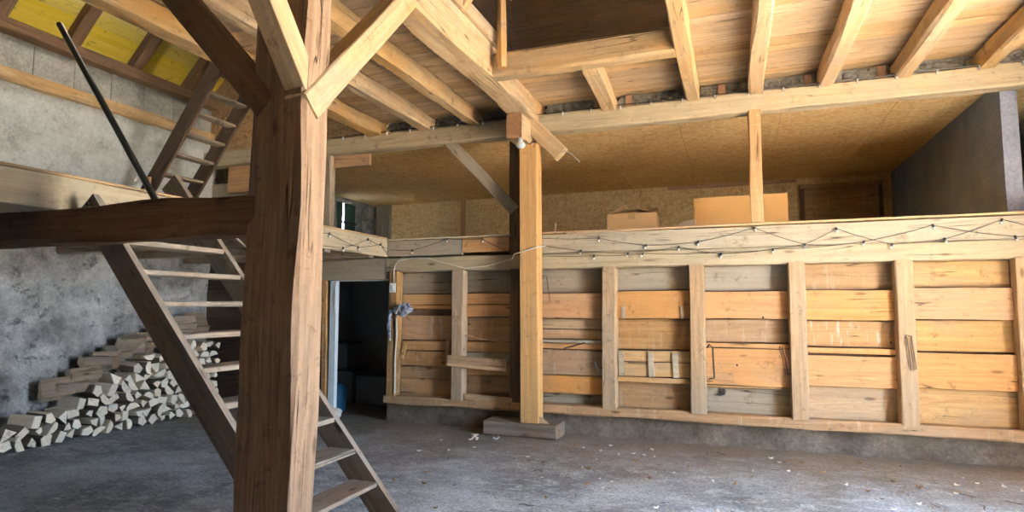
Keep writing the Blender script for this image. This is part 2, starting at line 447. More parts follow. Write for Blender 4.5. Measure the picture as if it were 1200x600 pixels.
# loft behind the parapet
S(MB().box(-8.3, 4.2, 7.62, 12.7, 2.38, 2.48).obj_at('floor_loft', M['osb'], (-8, 8, 2.4)))
o = MB()
for i in range(10):
    for j in range(2):
        o.box(-8.1 + i * 1.25 + .002, -8.1 + (i + 1) * 1.25 - .002, 7.56 + j * 2.5 + .002, 7.56 + (j + 1) * 2.5 - .002, 4.0, 4.02, tint=R.random() * .1, ch=.001)
S(o.obj_at('ceiling_loft', M['osb'], (-8, 7.5, 4.0)))
o = MB()
for i in range(6):
    a = -7.55 + i * 1.95
    o.box(a + .003, a + 1.947, 12.4, 12.42, 2.48, 4.0, tint=R.random() * .1, ch=.001)
S(o.obj_at('wall_back', M['osb'], (-7.5, 12.4, 2.4)))
slab('wall_right_loft', M['blueplaster'], 2.75, 2.9, 7.7, 12.4, 2.48, 4.0, kind='structure')
slab('trim_1', M['card'], -5.72, -5.62, 12.36, 12.40, 2.5, 4.0, kind='structure')
slab('trim_2', M['orange'], -1.15, 1.2, 12.36, 12.40, 3.93, 4.0, kind='structure')
S(planks('wall_left_reveal', M['greywood'], (-7.95, 12.37, 2.5), (0, 0, 1), (1, 0, 0), 1.5, .42, .2, .03))

# enclosing walls out of the frame
slab('wall_front', M['darkoak'], -8.4, 3.9, -3.5, -3.2, -.1, 12, kind='structure')
slab('wall_right_corner', M['stone'], 3.6, 3.9, 4.95, 12.8, -.1, 4.3, kind='structure')
slab('wall_right_near', M['darkoak'], 3.6, 3.9, -3.5, 2.95, -.1, 4.3, kind='structure')
slab('wall_right_header', M['stone'], 3.6, 3.9, 2.95, 4.95, 3.9, 4.3, kind='structure')
slab('wall_rear_outer', M['shadewood'], -8.4, 3.9, 12.75, 13.0, -.1, 12, kind='structure')
slab('wall_back_base', M['base'], -4.62, 3.6, 7.56, 7.75, -.05, .27, kind='structure')

# ceiling: planks over the joists, with the hay opening
S(planks('ceiling', M['ceil'], (-4.9, -3.2, 4.27), (1, 0, 0), (0, 1, 0), 8.6, 10.8, .17, .035, holes=((2.56, 4.42, 6.3, 9.0),)))

# roof: left slope with a skylight beyond the frame, right slope, gables
def roof(name, mat, flip, holes=(), thick=.03, lift=0, wid=.2):
    a = math.radians(47)
    if not flip: org = (-8.45, -3.3, 4.62 + lift); uy = (math.cos(a), 0, math.sin(a)); L = 9.2
    else: org = (4.1, -3.3, 4.5 + lift); uy = (-math.cos(a), 0, math.sin(a)); L = 9.4
    ux = (0, 1, 0)
    return S(planks(name, mat, org, ux, uy, 16.3, L, wid, thick if flip else -thick, holes=holes, gap=.003, jit=.002))
roof('ceiling_roof', M['yellow'], False)
roof('ceiling_roof_far', M['shadewood'], True)
# hide the sky above the boards: tiles laid over them
roof('ceiling_roof_tiles', M['tile'], False, thick=.05, lift=.12, wid=.3)
roof('ceiling_roof_tiles_far', M['tile'], True, thick=.05, lift=.12, wid=.3)

S(planks('wall_light_blocker', M['shadewood'], (-4.62, -3.2, 4.31), (0, 1, 0), (0, 0, 1), 15.8, 4.3, .25, .03))  # added partition, blocks light from the stair void so the hatch stays dark

# ------------------------------------------------------------------ roof edge timbers on the masonry wall
tag(timber('wall_plate', (-8.0, -3.2, 4.9), (-8.0, 7.5, 4.9), .3, .15, M['darkoak']), 'dark timber wall plate under the yellow roof boards', 'beam')
tag(timber('wall_timber', (-7.99, -3.2, 4.34), (-7.99, 7.5, 4.34), .16, .15, M['hewn'], rough=.02, wane=.02), 'reddish timber set into the plastered masonry wall', 'beam')
for i, yy in enumerate((0.9, 1.8, 2.65, 3.5, 4.35, 5.2, 6.08, 6.98)):
    a = math.radians(47); c = Vector((-8.05, yy, 4.93)); d = Vector((math.cos(a), 0, math.sin(a)))
    tag(timber('rafter', c + d * .02, c + d * 4.75, .15, .15, M['darkoak'], up=(-math.sin(a), 0, math.cos(a)), seg=.5),
        ['rafter over the camera end of the barn'] * 0 or 'dark rafter crossing the yellow roof boards above the plastered wall', 'rafter', 'rafters under the yellow roof boards')

# ------------------------------------------------------------------ partition frame
POST = dict(rough=.008, wane=.012, ch=.008)
tag(timber('sill_beam', (-4.6, 7.53, .315), (3.6, 7.53, .315), .2, .11, M['brown'], rough=.015, wane=.02), 'long worn sill beam lying on the concrete footing of the board wall', 'beam')
tag(timber('top_rail', (-4.6, 7.53, 2.18), (3.6, 7.53, 2.18), .16, .2, M['beige'], rough=.01, wane=.01), 'greyed horizontal rail directly above the board panels', 'beam')
tag(timber('parapet_board', (-2.52, 7.47, 2.40), (3.6, 7.47, 2.40), .07, .235, M['beige'], rough=.006, ch=.005), 'long pale parapet board carrying the string lights, right of the square post', 'board')
tag(timber('parapet_board', (-4.58, 7.47, 2.41), (-3.42, 7.47, 2.41), .07, .22, M['greywood'], rough=.006, ch=.005), 'short dark grey parapet board beside the gallery corner', 'board')
tag(timber('parapet_board', (-3.41, 7.47, 2.42), (-2.74, 7.47, 2.42), .07, .19, M['orange'], rough=.004, ch=.005), 'short orange parapet board left of the square post', 'board')
tag(timber('capping_strip', (-4.6, 7.46, 2.535), (-2.72, 7.46, 2.535), .13, .024, M['beige'], ch=.004, rough=.003), 'thin capping strip over the short parapet boards left of the square post', 'strip')
tag(timber('capping_strip', (-2.48, 7.46, 2.540), (3.6, 7.46, 2.540), .13, .024, M['tan'], ch=.004, rough=.003), 'long thin pale capping strip along the parapet right of the square post', 'strip')
tag(timber('loose_lath', (-1.95, 7.385, 2.52), (-.52, 7.385, 2.535), .022, .022, M['tan'], ch=.003, rough=.003), 'thin loose lath lying along the parapet in front of the small carton', 'lath')
studs = [(-4.48, .14, 'brown', 'upright stud at the right side of the dark doorway'),
         (-3.48, .17, 'stud', 'second stud from the doorway, crossed by two horizontal battens'),
         (-1.435, .17, 'stud', 'upright stud next right of the square post'),
         (-.395, .17, 'stud', 'upright stud between the three-batten panel and the split-board panel'),
         (.675, .17, 'stud', 'upright double-grained stud next to the white-streaked right panel'),
         (1.71, .165, 'stud', 'pale upright stud with a long iron staple'),
         (2.76, .165, 'stud', 'farthest upright stud at the right end of the board wall')]
for x, w, mt, lb in studs:
    tag(timber('wall_stud', (x, 7.495, .36), (x + .012, 7.495, 2.09), .16, w, M[mt], up=(1, 0, 0), **POST), lb, 'stud')
tag(timber('wall_stud', (-2.66, 7.53, .36), (-2.66, 7.53, 3.88), .15, .16, M['darkoak'], up=(1, 0, 0), **POST), 'tall dark stud standing just behind the square post', 'stud')  # dark wood puts the square post's shadow into this stud's colour
tag(timber('loft_post', (.30, 7.42, 2.555), (.30, 7.42, 3.87), .10, .135, M['brown'], up=(1, 0, 0), **POST), 'short weathered post standing on the parapet under the long plate beam', 'post')
tag(timber('loft_post', (-5.65, 7.50, 2.5), (-5.65, 7.50, 3.87), .13, .14, M['greywood'], up=(1, 0, 0), **POST), 'grey post at the gallery corner of the loft opening', 'post')

# board panels: (x0,x1,label,[(z0,z1,depth,mat)...])   depth = how far behind 7.45 the face lies
panels = [
 (-4.41, -3.57, 'board panel beside the doorway with a gap, drip stains and two upright battens',
  [(1.78, 2.12, .15, 'greywood'), (1.62, 1.77, .17, 'card'), (1.56, 1.615, .12, 'orange'), (1.125, 1.475, .13, 'drip'), (.99, 1.12, .10, 'brown'), (.775, .98, .09, 'brown'), (.60, .77, .12, 'brown'), (.36, .60, .14, 'brown')]),
 (-3.39, -2.74, 'shadowed board panel left of the square post',
  [(1.78, 2.12, .15, 'greywood'), (1.625, 1.775, .10, 'orange'), (1.46, 1.62, .09, 'orange'), (1.13, 1.455, .13, 'brown'), (.99, 1.125, .11, 'brown'), (.86, .985, .10, 'greywood'), (.68, .855, .11, 'brown'), (.36, .675, .14, 'brown')]),
 (-2.58, -1.52, 'board panel right behind the square post with a gap under a narrow ledge',
  [(1.775, 2.12, .15, 'greywood'), (1.445, 1.77, .08, 'orange'), (1.31, 1.44, .12, 'tan'), (1.18, 1.305, .13, 'brown'), (1.055, 1.135, .10, 'orange'), (.73, 1.05, .09, 'brown'), (.50, .725, .10, 'orange'), (.36, .495, .15, 'greywood')]),
 (-1.35, -.48, 'board panel with three short upright battens on its middle board',
  [(1.795, 2.12, .15, 'greywood'), (1.45, 1.79, .07, 'orange'), (1.07, 1.445, .14, 'brown'), (.93, 1.065, .08, 'tan'), (.75, .925, .08, 'tan'), (.68, .745, .06, 'tan'), (.36, .675, .14, 'brown')]),
 (-.31, .59, 'board panel with a split knot hole and a short patch board',
  [(1.78, 2.12, .15, 'greywood'), (1.455, 1.775, .08, 'orange'), (1.18, 1.45, .12, 'brown'), (1.12, 1.175, .09, 'orange'), (.69, 1.115, .07, 'orange'), (.66, .687, .08, 'brown'), (.36, .655, .13, 'greywood')]),
 (.76, 1.63, 'brightest board panel with white drip streaks on its recessed board',
  [(1.785, 2.12, .15, 'brown'), (1.445, 1.78, .07, 'orange'), (1.15, 1.44, .14, 'drip'), (1.08, 1.145, .08, 'orange'), (.72, 1.06, .07, 'orange'), (.36, .715, .12, 'tan')]),
 (1.79, 2.68, 'board panel beyond the stud with the long staple',
  [(1.80, 2.12, .15, 'tan'), (1.46, 1.795, .08, 'orange'), (1.12, 1.455, .14, 'tan'), (.74, 1.115, .08, 'orange'), (.36, .735, .13, 'tan')]),
 (2.84, 3.56, 'last board panel at the right end of the board wall',
  [(1.78, 2.12, .15, 'brown'), (1.42, 1.775, .08, 'orange'), (1.05, 1.415, .13, 'tan'), (.70, 1.045, .08, 'orange'), (.36, .695, .13, 'tan')])]
PAN = []
def board(par, name, x0, x1, y0, y1, z0, z1, mat, tilt=0.0, seed=None):
    """gently warped horizontal board, built local to its panel"""
    mb = MB(); n = 10; vs = []; fs = []; sd = R.random() * 90
    for i in range(n + 1):
        x = (x0 + (x1 - x0) * i / n)
        e0 = .006 * noise.noise(Vector((x * 2.5, sd, 0))); e1 = .006 * noise.noise(Vector((x * 2.5, sd, 4)))
        dy = .006 * noise.noise(Vector((x * 1.5, sd, 8))); tz = tilt * (i / n - .5)
        for (yy, zz) in ((y0 + dy + .004, z0 + e0 + tz), (y1, z0 + e0 + tz), (y1, z1 + e1 + tz), (y0 + dy + .004, z1 + e1 + tz), (y0 + dy, z1 - .005 + e1 + tz), (y0 + dy, z0 + .005 + e0 + tz)):
            vs.append((x, yy, zz))
    K = 6
    for i in range(n):
        for k in range(K): fs.append((i * K + k, (i + 1) * K + k, (i + 1) * K + (k + 1) % K, i * K + (k + 1) % K))
    fs.append(tuple(range(K))); fs.append(tuple(n * K + k for k in range(K - 1, -1, -1)))
    mb.add(vs, fs, R.random())
    return mb.obj(name, M[mat], par)
for x0, x1, lb, bs in panels:
    e = empty('board_panel', (x0, 7.45, .36), lb, 'board panel'); PAN.append(e)
    for z0, z1, dp, mt in bs:
        if dp >= .12: dp += .035
        z1 = min(z1, 2.082)
        b = board(e, 'board', -.03, x1 - x0 + .03, dp, dp + .028, z0 - .36 + .003, z1 - .36 - .003, mt, tilt=R.uniform(-.006, .006))
    slabm = MB().box(-.04, x1 - x0 + .04, .225, .24, 0, 1.72); slabm.obj('backing', M['darkoak'], e)
def on_panel(i, name, x0, x1, z0, z1, dep, th, mat, rot=0.0, lab=None):
    e = PAN[i]; c = Vector(((x0 + x1) / 2 - e.location.x, dep - th / 2, (z0 + z1) / 2 - .36))
    w, h = x1 - x0, z1 - z0
    mb = MB().box(-w / 2, w / 2, -th / 2, th / 2, -h / 2, h / 2, tint=R.random())
    o = mb.obj(name, M[mat], e, matrix=Matrix.Translation(c) @ Matrix.Rotation(rot, 4, 'Y'))
    if lab: o['label'] = lab
    return o
# battens and patches that are nailed to the boards
on_panel(0, 'batten', -4.372, -4.318, .87, 1.09, .09, .025, 'tan', .30)
on_panel(0, 'batten', -3.69, -3.635, .80, 1.135, .09, .025, 'tan', .03)
for x in (-1.30, -.94, -.655): on_panel(3, 'batten', x - .032, x + .032, .755, 1.045, .08, .03, 'beige', -.03)
for x in (-1.265, -.565): on_panel(3, 'batten', x - .02, x + .02, 1.455, 1.60, .07, .02, 'greywood', -.05, 'short grey cleat')
on_panel(3, 'patch_board', -1.22, -.92, .905, .935, .078, .004, 'darkoak')
on_panel(4, 'patch_board', -.30, .0, .74, .835, .07, .022, 'orange', 0)
on_panel(2, 'ledge', -2.32, -1.53, 1.14, 1.175, .11, .05, 'greywood')
def blob_hole(i, x, z, dep, r, sx=1, sz=1):
    e = PAN[i]; mb = MB(); n = 11
    vs = [(r * sx * math.cos(2 * math.pi * k / n) * R.uniform(.6, 1.2), q, r * sz * math.sin(2 * math.pi * k / n) * R.uniform(.6, 1.2)) for q in (-.002, .006) for k in range(n)]
    mb.add(vs, [tuple(range(n)), tuple(range(2 * n - 1, n - 1, -1))] + [(k, k + n, (k + 1) % n + n, (k + 1) % n) for k in range(n)])
    mb.obj('knot_hole', M['black'], e, matrix=Matrix.Translation((x - e.location.x, dep - .001, z - .36)))
blob_hole(4, .035, .925, .072, .014); blob_hole(4, -.12, .61, .130, .035, .6, 1.1); blob_hole(4, .33, 1.47, .08, .014); blob_hole(4, -.16, .575, .130, .03, 1.4, .5)
blob_hole(5, 1.60, 1.21, .14, .012); blob_hole(5, 1.66, .9, .07, .01)

# loose battens across the second bay and against the sill
tag(timber('batten', (-3.60, 7.400, .905), (-2.76, 7.400, .868), .02, .095, M['brown'], ch=.005), 'weathered horizontal batten crossing the second stud from the doorway', 'batten')
tag(timber('batten', (-3.60, 7.395, .832), (-2.76, 7.395, .787), .03, .05, M['tan'], ch=.005), 'yellowish horizontal batten just under the weathered one on the second stud', 'batten')
tag(timber('batten', (-3.37, 7.46, .41), (-2.70, 7.46, .385), .03, .075, M['tan'], ch=.005), 'pale plank offcut leaning on the sill left of the square post', 'plank')
tag(MB().tube([(-3.40 + .075 * k, 7.49, 1.205 - .011 * k + .004 * (k - 4) ** 2 * .3) for k in range(9)], .008, 5).obj_at('bent_lath', M['tan'], (-3.4, 7.49, 1.2)), 'thin bowed lath sprung across the shadowed panel left of the square post', 'lath')
tag(MB().tube([(-2.0, 7.43, 1.075), (-1.9, 7.43, 1.10), (-1.73, 7.43, 1.15)], [.010, .013, .009], 6).obj_at('iron_rod', M['rust'], (-2, 7.43, 1.1)), 'short dark bent rod stuck under the ledge right of the square post', 'rod')

# ------------------------------------------------------------------ posts in the middle
tag(timber('square_post', (-2.375, 7.27, .175), (-2.385, 7.27, 3.66), .21, .235, M['post'], up=(1, 0, 0), rough=.003, ch=.010), 'orange square post standing on a timber block in front of the board wall', 'post')
tag(timber('footing_block', (-2.97, 7.34, .085), (-2.02, 7.30, .085), .36, .17, M['stair'], rough=.012, wane=.012), 'low weathered timber block under the orange square post', 'block')
tag(MB().add([(0, 0, 0), (.14, 0, 0), (0, .09, 0), (0, 0, .07), (0, .09, .07)], [(0, 2, 1), (0, 1, 3), (1, 2, 4, 3), (0, 3, 4, 2)]).obj('wedge', M['tan'], matrix=Matrix.Translation((-2.262, 7.2, .175))), 'small wooden wedge at the foot of the orange square post', 'wedge')
bo = tag(timber('bolster', (-2.475, 6.9, 3.83), (-2.475, 7.7, 3.83), .21, .31, M['hewn'], rough=.012, wane=.02), 'short bolster block with a dark end grain on top of the orange square post', 'beam')
MB().box(-.012, .0, -.10, .10, -.15, .15, ch=.02).obj('end_grain', M['darkoak'], bo)
tag(timber('brace_stub', (-2.42, 7.30, 3.98), (-1.98, 7.30, 3.52), .14, .2, M['hewn'], up=(1, 0, 1)), 'sawn-off brace stub pointing down from the head of the orange square post', 'brace')
tag(timber('diagonal_brace', (-3.68, 7.46, 3.93), (-2.66, 7.46, 2.86), .06, .15, M['greywood'], up=(1, 0, 1), ch=.005), 'grey flat diagonal brace from the plate down to the tall dark stud', 'brace')

# plate and main beams
tag(timber('plate_beam', (-8.0, 7.47, 3.965), (3.6, 7.47, 3.965), .2, .235, M['beige'], rough=.012, wane=.015), 'long horizontal plate beam carrying the joist ends over the loft opening', 'beam')
tag(timber('main_beam', (-2.445, -3.2, 4.20), (-2.445, 7.66, 4.20), .28, .40, M['hewn'], rough=.018, wane=.03), 'massive hewn main beam running from the thick pillar to the orange square post', 'beam')
tag(timber('beam_board', (-2.285, 2.4, 4.42), (-2.285, 5.85, 4.42), .05, .15, M['hewn'], ch=.006), 'board nailed along the top of the main beam beside the dark hatch', 'board')
jo = [(-4.76, .2, -3.2, 7.5, 'hewn edge joist beside the open stair void'),
      (-3.95, .17, -3.2, 7.5, 'ceiling joist second from the stair void'),
      (-3.22, .17, -3.2, 7.5, 'ceiling joist between the main beam and the second joist'),
      (-.375, .16, -3.2, 7.6, 'ceiling joist bordering the dark hatch on its right side'),
      (.325, .155, -3.2, 7.6, 'ceiling joist above the short weathered loft post'),
      (1.06, .155, -3.2, 7.6, 'third ceiling joist to the right of the dark hatch'),
      (1.80, .155, -3.2, 7.6, 'ceiling joist at the upper right corner of the photo'),
      (2.55, .155, -3.2, 7.6, 'ceiling joist next to the last one at the right'),
      (3.25, .155, -3.2, 7.6, 'last ceiling joist by the open side of the barn')]
for x, w, a, b, lb in jo:
    tag(timber('ceiling_joist', (x, a, 4.155), (x + R.uniform(-.01, .01), b, 4.155), w, .215, M['hewn'], rough=.012, wane=.03), lb, 'joist')
tag(timber('ceiling_joist', (-1.32, 5.9, 4.14), (-1.38, 7.55, 4.14), .17, .2, M['hewn'], rough=.012, wane=.03), 'short ceiling joist between the hatch trimmer and the plate', 'joist')
tag(timber('hatch_trimmer', (-2.31, 5.84, 4.14), (-.45, 5.84, 4.14), .17, .25, M['hewn'], rough=.012, wane=.02), 'trimmer beam along the far edge of the dark hatch', 'beam')
tag(timber('hatch_trimmer', (-2.31, 3.05, 4.14), (-.45, 3.05, 4.14), .17, .25, M['hewn'], rough=.012, wane=.02), 'trimmer beam along the near edge of the dark hatch', 'beam')
tag(timber('hatch_pole', (-2.17, 5.68, 4.06), (-2.21, 5.70, 6.6), .095, .095, M['brown'], up=(0, 1, 0), ch=.03, rough=.006), 'slim round pole standing at the corner of the dark hatch', 'pole')
tag(timber('attic_brace', (-2.32, 4.95, 4.36), (-1.9, 4.95, 4.95), .09, .1, M['brown'], up=(1, 0, 0)), 'small slanting strut above the main beam at the hatch', 'brace')

# stone infill between joist ends
gaps = [(-2.24, -1.47, 'mortared stone infill between the main beam and the short joist'), (-1.27, -.47, 'mortared stone infill between the short joist and the hatch joist'),
        (-.28, .235, 'mortared stone infill above the plate left of the loft post joist'), (.415, .97, 'mortared stone infill above the plate right of the loft post joist'), (1.15, 1.71, 'mortared stone infill under the upper right corner'),
        (1.89, 2.46, 'mortared stone infill beyond the upper right corner joist'), (2.64, 3.16, 'last mortared stone infill at the right end'),
        (-3.12, -2.60, 'dark stone infill left of the main beam end'), (-3.85, -3.32, 'dark stone infill between the two round joists'), (-4.64, -4.05, 'dark stone infill beside the stair void')]
for k, (a, b, lb) in enumerate(gaps):
    e = empty('stone_infill', ((a + b) / 2, 7.545, 4.07), lb, 'masonry infill')
    mb = MB(); mb.box(-(b - a) / 2, (b - a) / 2, .0, .12, 0, .2)
    x = -(b - a) / 2 + .04; sd = k * 10
    while x < (b - a) / 2 - .03:
        for zz in (.04, .12):
            sd += 1; mb.ball((x + R.uniform(-.02, .02), .0, zz + R.uniform(-.02, .02)), R.uniform(.045, .07), 8, 6, (1.25, .7, .75), .6, tint=R.random(), seed=sd)
        x += R.uniform(.08, .13)
    mb.obj('stones', M['rubble'], e)
    if k in (0, 1, 2, 3, 4):
        bx = {0: .32, 1: -.28, 2: -.02, 3: .20, 4: .2}[k]
        MB().box(bx - .045, bx + .045, -.06, .02, .01, .18, ch=.008).obj('brick', M['brick'], e)

# ------------------------------------------------------------------ thick pillar with its braces
tag(timber('timber_pillar', (-2.545, 2.93, 0), (-2.485, 2.93, 4.0), .22, .41, M['pillar'], up=(1, 0, 0), rough=.022, wane=.022, ch=.012, seg=.12, seed=4.4), 'massive dark hewn pillar standing beside the open stairs', 'pillar')
tag(timber('knee_brace', (-2.365, 2.86, 2.77), (-2.365, 4.02, 4.02), .155, .17, M['hewn'], up=(0, -1, 1), rough=.006, ch=.006), 'light knee brace rising from the pillar to the main beam, away from the open stairs', 'brace')
tag(timber('knee_brace', (-2.375, 2.90, 2.87), (-2.375, 1.92, 4.14), .15, .14, M['hewn'], up=(0, 1, 1), rough=.006, ch=.006), 'knee brace rising from the pillar towards the viewer, pale on its side', 'brace')
tag(timber('knee_brace', (-2.60, 2.89, 2.80), (-3.92, 2.89, 4.20), .14, .17, M['darkoak'], up=(1, 0, 1), rough=.006, ch=.006), 'dark knee brace rising from the pillar over the stairs', 'brace')
tag(timber('tie_beam', (-8.0, 2.93, 2.155), (-2.66, 2.93, 2.155), .2, .25, M['darkoak'], rough=.022, wane=.03, bow=.0), 'dark horizontal tie beam from the pillar across the top of the stairs', 'beam')

# ------------------------------------------------------------------ gallery along the masonry wall
S(planks('floor_gallery', M['stair'], (-8.0, -3.1, 2.43), (0, 1, 0), (-1, 0, 0), 10.6, .01, .2, .03)) if False else None
S(planks('floor_gallery', M['greywood'], (-8.02, -3.1, 2.445), (0, 1, 0), (1, 0, 0), 10.6, 3.38, .2, -.035))
tag(timber('gallery_edge_board', (-4.60, -3.1, 2.42), (-4.60, 7.42, 2.42), .055, .25, M['beige'], rough=.006, ch=.005), 'pale edge board of the gallery running to the corner with the string lights', 'board')
tag(timber('capping_strip', (-4.60, -3.1, 2.557), (-4.60, 7.40, 2.557), .085, .022, M['tan'], ch=.004, rough=.003), 'thin pale strip along the top of the gallery edge board', 'strip')
for k, yy in enumerate((-1.6, -.4, .8, 2.0, 4.35, 5.25, 6.2, 7.15)):
    tag(timber('gallery_joist', (-8.0, yy, 2.335), (-4.66, yy, 2.335), .12, .14, M['stair'], rough=.01, wane=.01), 'joist on the underside of the gallery above the firewood', 'joist', 'joists under the gallery floor')

# ------------------------------------------------------------------ lower stairs
SL = 1.15
xf = lambda z: -3.8 + (1.77 - z) / SL
st = empty('open_staircase', (-2.3, 3.55, 0), 'open wooden stairs with grey treads climbing behind the pillar to the gallery', 'stairs')
def stringer(par, y, z0, z1, wv, mat, name='stringer'):
    """flat-cut stringer: upper edge on xf(z)"""
    org = Vector(par.location); mb = MB(); vs = []; fs = []; n = 14; th = .05
    for i in range(n + 1):
        z = z0 + (z1 - z0) * i / n; x = xf(z)
        a = .004 * noise.noise(Vector((z * 2, y, 3)))
        dn = Vector((-math.sin(math.atan(SL)), 0, -math.cos(math.atan(SL)))) * wv
        lo = Vector((x, 0, z)) + dn
        if i == 0: lo = Vector((x - wv * math.sqrt(1 + 1 / SL ** 2) , 0, z0))
        for yy in (y, y + th):
            vs.append((x + a, yy, z)); vs.append((lo.x + a, yy, lo.z))
    for i in range(n):
        b = i * 4; c = b + 4
        fs += [(b, b + 1, c + 1, c), (b + 2, c + 2, c + 3, b + 3), (b, c, c + 2, b + 2), (b + 1, b + 3, c + 3, c + 1)]
    fs += [(0, 2, 3, 1), (n * 4, n * 4 + 1, n * 4 + 3, n * 4 + 2)]
    mb.add(vs, fs)
    # long axis along the slope so that the grain follows it
    ax = Vector((-1 / SL, 0, 1)).normalized(); m = frame_of((xf(z0), y, z0), Vector((xf(z0), y, z0)) + ax, (0, 1, 0))
    inv = m.inverted(); mb.v = [tuple(inv @ Vector(v)) for v in mb.v]
    return mb.obj(name, mat, par, matrix=Matrix.Translation(-org) @ m)
stringer(st, 3.06, .0, 2.42, .19, M['stair']); stringer(st, 4.0, .0, 2.78, .19, M['stair'])
for k in range(10):
    z = .30 + k * .2228; x = xf(z) - .0
    w_ = .23
    o = timber('tread', (x - w_ / 2 + .005, 3.105, z - .018), (x - w_ / 2 + .005, 4.01, z - .018), w_, .038, M['stair'], rough=.006, ch=.004, wane=.006, parent=st)
tag(MB().tube([(-3.55, 3.0, 2.17), (-3.66, 3.0, 2.31), (-4.23, 3.0, 3.06), (-4.75, 3.0, 3.74)], .022, 8).obj_at('iron_handrail', M['iron'], (-3.6, 3, 2.2), smooth=True), 'thin dark iron handrail slanting up beside the tie beam', 'handrail')
tag(MB().tube([(-4.22, 4.15, 2.30), (-3.90, 4.15, 2.06), (-3.6, 4.15, 1.82)], .009, 6).obj_at('metal_rod', M['alu'], (-3.9, 4.15, 2.1), smooth=True), 'thin bright metal rod behind the upper right edge of the stairs', 'rod')

# ------------------------------------------------------------------ upper steep stairs on the gallery
SL2 = 1.40
ld = empty('steep_stairs', (-8, 6.3, 2.45), 'steep dark-sided stairs climbing from the gallery towards the roof', 'stairs')
cx = lambda z: -7.45 + (z - 3.23) / SL2      # centre line
d2 = Vector((1 / SL2, 0, 1)).normalized()
for yy in (6.0, 6.68):
    timber('stringer', (cx(2.62), yy, 2.62), (cx(5.6), yy, 5.6), .045, .25, M['shadewood'], up=(-1, 0, 1 / SL2), parent=ld, rough=.004)
for k in range(10):
    z = 2.88 + k * .262
    timber('tread', (cx(z) + .04, 6.02, z), (cx(z) + .04, 6.66, z), .17, .04, M['stair'], parent=ld, rough=.004)
tag(slab('upper_platform', M['darkoak'], -5.9, -4.9, 5.4, 7.4, 5.45, 5.55), 'platform at the head of the steep stairs', 'platform')
tag(timber('prop_stick', (-7.35, 5.88, 2.47), (-7.43, 5.95, 3.35), .03, .10, M['tan'], up=(1, 0, 0)), 'short pale board standing against the foot of the steep stairs', 'board')
# wires looped over the steep stairs
for k in range(3):
    z = 4.30; yb = 6.25 + .08 * k
    tag(MB().tube([(cx(z) + .1, yb + .05 * math.sin(q * .7 + k), z + .02 - .045 * q) for q in range(8)], .004, 4).obj_at('wire_strand', M['rust'], (cx(z), yb, z)), 'thin wire strand dangling from a tread of the steep stairs', 'wire', 'wires dangling from the steep stairs')

# ------------------------------------------------------------------ doorway and the dark store behind it
dk = 'structure'
slab('trim_3', M['orange'], -5.57, -4.95, 7.50, 7.55, 3.67, 3.845, kind='structure')
slab('wall_store_back', M['darkroom'], -8.0, -4.4, 9.6, 9.7, 0, 2.38, kind=dk)
slab('wall_store_left', M['darkroom'], -6.75, -6.65, 7.66, 9.6, 0, 2.38, kind=dk)
slab('wall_store_right', M['darkroom'], -4.55, -4.45, 7.76, 9.6, 0, 2.38, kind=dk)
tag(timber('lintel', (-5.75, 7.53, 2.13), (-4.56, 7.53, 2.13), .14, .31, M['greywood'], rough=.008), 'grey lintel board above the dark doorway', 'lintel')
tag(timber('door_post', (-5.62, 7.50, 0), (-5.66, 7.50, 2.0), .08, .09, M['brown'], up=(1, 0, 0)), 'narrow brown post between two pale blue boards at the doorway', 'post')
dm = empty('door_frame', (-5.50, 7.5, 0), 'pale blue door jamb at the left side of the dark doorway', 'door frame')
MB().box(-.055, .055, -.03, .04, .12, 1.97).obj('jamb', M['whitepaint'], dm)
MB().box(-.05, .89, -.0, .03, 1.965, 1.985).obj('head', M['whitepaint'], dm)
MB().box(.03, .05, -.045, -.03, 1.55, 1.93, ch=.004).obj('hinge_strip', M['white'], dm)
tag(MB().box(-5.88, -5.74, 7.40, 7.44, .05, 2.02).obj_at('door_leaf', M['whitepaint'], (-5.73, 7.42, 0)), 'narrow pale blue door leaf folded back beside the thick pillar', 'door')
tag(MB().ball((0, 0, .08), .11, 12, 8, (1, .8, .75), .35, seed=4).obj('door_stone', M['chip'], smooth=True, matrix=Matrix.Translation((-5.36, 7.38, 0))), 'pale stone at the foot of the pale blue door jamb', 'stone')
# things inside the store
def crate(loc, sx, sy, sz, lb, mat='crate', rz=0):
    e = empty('storage_crate', loc, lb, 'crate', rz=rz)
    b = MB(); t_ = .015
    b.box(-sx / 2, sx / 2, -sy / 2, -sy / 2 + t_, 0, sz - .03); b.box(-sx / 2, sx / 2, sy / 2 - t_, sy / 2, 0, sz - .03)
    b.box(-sx / 2, -sx / 2 + t_, -sy / 2, sy / 2, 0, sz - .03); b.box(sx / 2 - t_, sx / 2, -sy / 2, sy / 2, 0, sz - .03); b.box(-sx / 2, sx / 2, -sy / 2, sy / 2, 0, .02)
    b.obj('crate_body', M[mat], e); MB().box(-sx / 2 - .012, sx / 2 + .012, -sy / 2 - .012, sy / 2 + .012, sz - .03, sz).obj('lid', M['black'], e)
crate((-6.25, 8.9, 0), .6, .5, .55, 'lower dark crate in the store behind the doorway')
crate((-6.3, 8.9, .55), .42, .4, .45, 'dark lidded crate stacked on another in the store')
crate((-5.55, 8.8, 0), .55, .45, .5, 'dark crate standing alone deep in the store')
tag(MB().tube([(0, 0, 0), (0, 0, .02), (0, 0, .36), (0, 0, .40), (0, 0, .43)], [.10, .12, .12, .07, .05], 14).obj('canister', M['blue'], smooth=True, matrix=Matrix.Translation((-5.75, 8.0, 0))), 'blue plastic canister just inside the doorway', 'canister')

